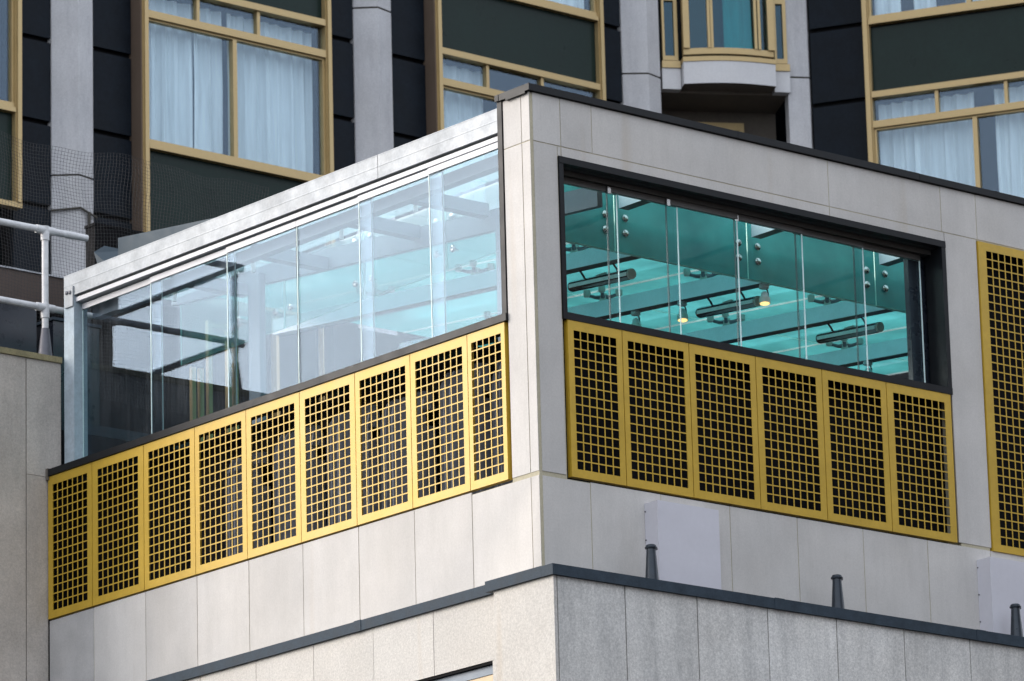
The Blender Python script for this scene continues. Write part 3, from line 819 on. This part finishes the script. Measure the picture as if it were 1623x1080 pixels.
# ================================================================== the hotel tower behind
T = root("hotel_tower", (8, 18, GZ), "dark hotel tower with brass framed window bays and grey concrete columns", "building")
FH = 2.94                         # storey height
FA_Y = 15.37
class Face:
    def __init__(s, O, az):
        s.O = O; a = R(az); s.h = (math.cos(a), math.sin(a)); s.n = (math.sin(a), -math.cos(a))   # n points out of the wall
    def box(s, mb, s0, s1, d0, d1, z0, z1, mat): mb.obox(s.O, s.h, s.n, s0, s1, d0, d1, z0, z1, mat); return mb
    def pt(s, a, d): return (s.O[0] + s.h[0] * a + s.n[0] * d, s.O[1] + s.h[1] * a + s.n[1] * d)
FA = Face((0, FA_Y + .20), 0)
FB = Face((17.30 + .17 * .87, 13.70 + .17 * .49), -60.5)
def curtain(F, s0, s1, z0, z1, d, mat, seed, parent, amp=.055):
    rnd = random.Random(seed); n = max(16, int((s1 - s0) / .022)); mb = MB()
    ph = 0; off = []
    for i in range(n + 1):
        ph += rnd.uniform(.35, 1.15); off.append(amp * math.sin(ph) * rnd.uniform(.5, 1.2))
    rows = [z0, z0 + (z1 - z0) * .5, z1]
    for j, z in enumerate(rows):
        for i in range(n + 1):
            x, y = F.pt(s0 + (s1 - s0) * i / n + (.012 * math.sin(i * .3 + seed) if j == 0 else 0), d + off[i] * (1.0 if j < 2 else .55))
            mb.v.append((x, y, z))
    m = n + 1
    for j in range(2):
        for i in range(n): mb.face([j * m + i, j * m + i + 1, (j + 1) * m + i + 1, (j + 1) * m + i], mat)
    build("curtain", mb, parent, smooth=True)
def bay(F, sL, sR, heads, tm, mc, proj, side=True, curt=None, top=None):
    """heads: z of the head rail underside of each storey; window 1.44 tall plus transom lights above a spandrel"""
    z0 = heads[0] - 1.94 - 1.12; z1 = heads[-1] + 1.15
    w = .085
    # whole-height jambs
    for a, b in ((sL, sL + w), (sR - w, sR)):
        mb = MB(); F.box(mb, a, b, proj - .10, proj, z0, z1, GOLDH); F.box(mb, a + .015, b - .015, proj, proj + .03, z0, z1, GOLDH); build("jamb", mb, T)
    if side:
        for a, b in ((sL - .015, sL), (sR, sR + .015)):
            mb = MB(); F.box(mb, a, b, -.05, proj - .012, z0, z1, BROWNF); build("bay_cheek", mb, T)
    back = MB(); F.box(back, sL, sR, -.62, -.55, z0, z1, DARKI); build("room_back", back, T)
    for k, hd in enumerate(heads):
        i0, i1 = sL + w, sR - w
        sill = hd - 1.94
        wf = MB()
        d0, d1 = proj - .11, proj - .012
        def rail(za, zc, dd=0.0):
            F.box(wf, i0, i1, d0, d1 + dd, za, zc, GOLDH)
        rail(hd, hd + .08, .02)                       # head
        rail(hd - .40, hd - .31, .02); F.box(wf, i0, i1, d0 + .01, d1 - .02, hd - .425, hd - .40, GOLDH)
        rail(sill, sill + .06, 0.0); F.box(wf, i0, i1, d0, d1 + .025, sill - .055, sill, GOLDH)
        for t in tm: F.box(wf, sL + t - .022, sL + t + .022, d0 + .01, d1 - .015, hd - .31, hd, GOLDH)
        F.box(wf, sL + mc - .03, sL + mc + .03, d0 + .01, d1 - .01, sill + .06, hd - .425, GOLDH)
        F.box(wf, i0, i0 + .03, d0 + .01, d1 - .02, sill + .06, hd - .425, GOLDH); F.box(wf, i1 - .03, i1, d0 + .01, d1 - .02, sill + .06, hd - .425, GOLDH)
        o = build("window", wf, T)
        mb = MB(); F.box(mb, i0, i1, d0 + .03, d0 + .042, sill + .02, hd, GLASSH); build("pane", mb, o)
        mb = MB(); F.box(mb, i0, i1, d0, d0 + .04, hd + .08, hd + FH - 1.94 - .055, SPAN); build("spandrel_panel", mb, T)
        if curt and curt[k]:
            for j, (c0, c1) in enumerate(curt[k]):
                curtain(F, sL + c0, sL + c1, sill + .07, hd - .03, d0 - .14, CURT, int(sL * 10) + k * 7 + j, o)
    mb = MB(); F.box(mb, sL + w, sR - w, proj - .11, proj - .07, z0, heads[0] - 1.94 - .055, SPAN); build("spandrel_panel", mb, T)
    mb = MB(); F.box(mb, sL, sR, proj - .11, proj + .012, z0 - .06, z0, GOLDH); build("bottom_rail", mb, T)
H1 = 9.93
A_curt = [None, None, [(.09, .50), (.43, 1.30), (1.22, 1.95), (1.9, 2.55)], [(.1, .7), (1.7, 2.5)]]
heads_A = [H1 - 2 * FH, H1 - FH, H1, H1 + FH]
# lower storeys carry no curtains; the head rails step up storey by storey
bay(FA, 7.22, 10.01, [H1, H1 + FH], [.83, 1.72], 1.36, .20, curt=[[(.10, .48), (.44, .95), (.9, 1.32), (1.40, 2.0), (1.95, 2.68)], [(.1, 1.2)]])
bay(FA, 11.64, 14.36, [H1 + .0, H1 + FH - .03], [.83, 1.71], 1.33, .20, curt=[[(.1, .95), (1.75, 2.6)], [(.1, .6), (1.6, 2.6)]])
bay(FA, 2.88, 5.52, [H1 + .09, H1 + .09 + FH], [.83, 1.7], 1.33, .20, curt=[[(.1, 1.2)], None])
# storey below, only partly seen through the rooftop room: narrow brass mullions on dark glass
lowb = MB()
for x in (7.3, 7.89, 8.01, 8.12, 8.55, 9.2, 9.9): FA.box(lowb, x - .022, x + .022, .02, .12, 1.0, 6.80, GOLDH)
for z in (6.30, 6.42, 3.6): FA.box(lowb, 7.3, 9.9, .03, .11, z - .02, z + .02, GOLDH)
build("lower_glazing_bars", lowb, T)
bay(FB, -.03, 2.72, [H1 + .02, H1 + FH + .05], [.92, 1.82], 1.40, .16, side=False, curt=[[(.1, .62), (.55, 1.35), (1.62, 2.15), (2.1, 2.7)], [(.1, .45), (.62, .9), (1.3, 2.2)]])
# --- dark cladding between the bays, panel by panel
path = [(2.2, FA_Y - .02), (16.36, FA_Y - .02)]
def clad_strip(F, s0, s1, zj, zlo=.5, zhi=14.2, d=0.0):
    zs = sorted(zj); allz = []
    z = zs[0]
    while z > zlo: z -= 1.0
    while z < zhi: allz.append(z); z += 1.0
    for a, b in zip(allz[:-1], allz[1:]):
        mb = MB(); F.box(mb, s0 + .004, s1 - .004, d - .06, d, a + .03, b - .03, CLAD); build("cladding_panel", mb, T)
    mb = MB(); F.box(mb, s0 - .05, s1 + .05, d - .16, d - .062, zlo - .5, zhi + .5, DARKI); build("cladding_rail", mb, T)
for s0, s1, zj in ((5.54, 6.22, 8.05), (6.40, 7.20, 8.08), (10.03, 10.72, 9.90), (10.85, 11.62, 9.84), (14.38, 15.02, 10.90), (1.9, 2.86, 8.05)):
    clad_strip(FA, s0, s1, [zj])
clad_strip(FB, -.78, -.05, [10.0]); clad_strip(FB, 2.74, 3.6, [10.0])
# --- concrete columns: polygon pier with a ridge towards the street
def column(F, s0, s1, ridge, zj, zlo=0.0, zhi=15.0, dr=.22, dl=.02, dr2=.16):
    pts = [F.pt(s0, dl), F.pt(ridge, dr), F.pt(s1, dr2), F.pt(s1, -.1), F.pt(s0, -.1)]
    zs = [zlo]
    z = zj
    while z - FH > zlo: z -= FH
    while z < zhi: zs.append(z); z += FH
    zs.append(zhi)
    for a, b in zip(zs[:-1], zs[1:]):
        build("column", MB().prism(pts, a + .012, b - .012, COLUMN), T)
    ctr = Vector((sum(p[0] for p in pts) / 5, sum(p[1] for p in pts) / 5))
    ins = [tuple(ctr + (Vector(p) - ctr) * .93) for p in pts]
    build("column_joint", MB().prism(ins, zlo, zhi, SEALDARK), T)
column(FA, 6.06, 6.54, 6.30, 7.43)
column(FA, 10.50, 10.97, 10.72, 10.32)
column(FA, 14.82, 15.33, 15.08, 10.30)
column(FA, 1.4, 1.9, 1.65, 7.4)
FC = Face((16.16, 15.14), -30)
column(FC, .82, 1.20, 1.10, 10.39, dr=.10, dl=.10, dr2=-.05)
# --- oriel in the inner corner
orl = MB()
def arc(s0, s1, d0, dm, n=10):
    out = []
    for i in range(n + 1):
        t = i / n; out.append((s0 + (s1 - s0) * t, d0 + (dm) * math.sin(math.pi * t)))
    return out
def ring(F, arcp, depth, z0, z1, mat, name, parent, under=None):
    mb = MB(); pts = [F.pt(a, d) for a, d in arcp] + [F.pt(a, d - depth) for a, d in reversed(arcp)]
    mb.prism(pts, z0, z1, mat, cap=False)
    n = len(arcp); b = len(mb.v) - 2 * 2 * n
    N2 = 2 * n
    for i in range(n - 1):
        mb.face([b + i + 1, b + i, b + N2 - 1 - i, b + N2 - 2 - i], under or mat); mb.face([b + N2 + i, b + N2 + i + 1, b + N2 + N2 - 2 - i, b + N2 + N2 - 1 - i], mat)
    return build(name, mb, parent)
mainarc = arc(-.555, .615, .25, .09)
for kz in (0.0, FH):
    o = ring(FC, mainarc, .10, 10.60 + kz, 10.68 + kz, GOLDH, "oriel_window", T)
    ring(FC, [(a * 1.03, d + .03) for a, d in mainarc], .14, 10.50 + kz, 10.56 + kz, GOLDH, "ledge", o)
    ring(FC, [(a * 1.02, d + .02) for a, d in mainarc], .7, 10.205 + kz, 10.497 + kz, CONC, "base", o, SOFB)
    ring(FC, mainarc, .08, 11.44 + kz, 11.52 + kz, GOLDH, "head_rail", o)
    ring(FC, [(a * .985, d - .04) for a, d in mainarc], .012, 10.68 + kz, 11.44 + kz, GLASST, "pane", o)
    for a in (-.52, .58): mb = MB(); FC.box(mb, a - .04, a + .04, .19, .29, 10.68 + kz, 11.44 + kz, GOLDH); build("mullion", mb, o)
    for a, dd in ((-.235, .30), (-.195, .30), (.375, .29), (.425, .285)): mb = MB(); FC.box(mb, a - .017, a + .017, dd - .02, dd + .03, 10.68 + kz, 11.44 + kz, GOLDH); build("mullion", mb, o)
    curtain(FC, .0, .36, 10.62 + kz, 11.5 + kz, .12, CURTT, 91, o, .02)
    for a, b, cs in ((-.80, -.60, -1), (.655, .82, 1)):
        f = MB(); f.gridplate([a, a + .03, b - .045, b], [10.56 + kz, 10.62 + kz, 11.36 + kz, 11.42 + kz], lambda i, j: i == 1 and j == 1, .06, .13, GOLDH, lambda u, v, d: (*FC.pt(u, d), v))
        w2 = build("side_window", f, T)
        mb = MB(); FC.box(mb, a + .03, b - .045, .085, .095, 10.62 + kz, 11.36 + kz, GLASST); build("pane", mb, w2)
        mb = MB(); FC.box(mb, a - .02, b + .02, .03, .17, 10.45 + kz, 10.54 + kz, GOLDH); build("ledge", mb, w2)
        mb = MB(); FC.box(mb, a - .02, b + .02, .0, .15, 10.17 + kz, 10.447 + kz, CONC); build("base", mb, w2)
    mb = MB(); FC.box(mb, -.82, .84, -.75, .0, 10.17 + kz, 10.45 + kz, SOFB); build("oriel_soffit", mb, T)
    mb = MB(); FC.box(mb, -.82, .84, -.8, -.6, 10.45 + kz, 12.9 + kz, DARKI); build("room_back", mb, T)
mb = MB(); FC.box(mb, -.82, .84, -.9, -.75, 0, 10.44, SOFB); build("recess_wall", mb, T)
mb = MB(); mb.gridplate([-.40, -.33, .18, .26, .34, .40], [8.3, 8.4, 9.90, 10.0], lambda i, j: j == 1 and i in (1, 3), -.74, -.66, GOLDH, lambda u, v, d: (*FC.pt(u, d), v)); rw = build("recess_window", mb, T)
mb = MB(); FC.box(mb, -.33, .34, -.72, -.71, 8.4, 9.90, GLASSH); build("pane", mb, rw)
# --- solid mass behind everything
build("tower_core", MB().prism([(1.5, FA_Y + 1.0), (17.7, FA_Y + 1.0), (20.4, 11.3), (30, 18), (24, 40), (3, 40)], GZ, 26, CLAD), T)
build("tower_front", MB().box(1.5, 16.3, FA_Y + .40, FA_Y + .99, 14.9, 26, CLAD), T)
# cable round the first column
cb = MB(); cb.sweep([(6.03, 15.53, 7.0), (6.30, 15.325, 7.03), (6.57, 15.385, 6.97)], .014, SEALDARK, 6); cb.sweep([(6.44, 15.355, 7.0), (6.45, 15.36, 6.4), (6.46, 15.35, 5.2)], .018, SEALDARK, 6)
build("cable", cb, T)

# ------------------------------------------------------------------ the building across the side street, mirrored faintly in the front glass
NB = root("street_building", (30, -22, GZ), "brown brick building across the side street, outside the photo", "building")
build("wall", MB().box(6, 58, -34, -19, GZ, 10.5, BRICK), NB)
for i in range(14):
    for k in range(5):
        x = 8 + i * 3.6; z = GZ + 3.2 + k * 4.1
        if i == 0 and k == 0:
            ws = build("window", MB().box(x, x + 1.6, -19.0, -18.94, z, z + 2.3, NAVY), NB, origin=(x, -19, z))
        else: instance(ws, "window", (x, -19, z), NB)
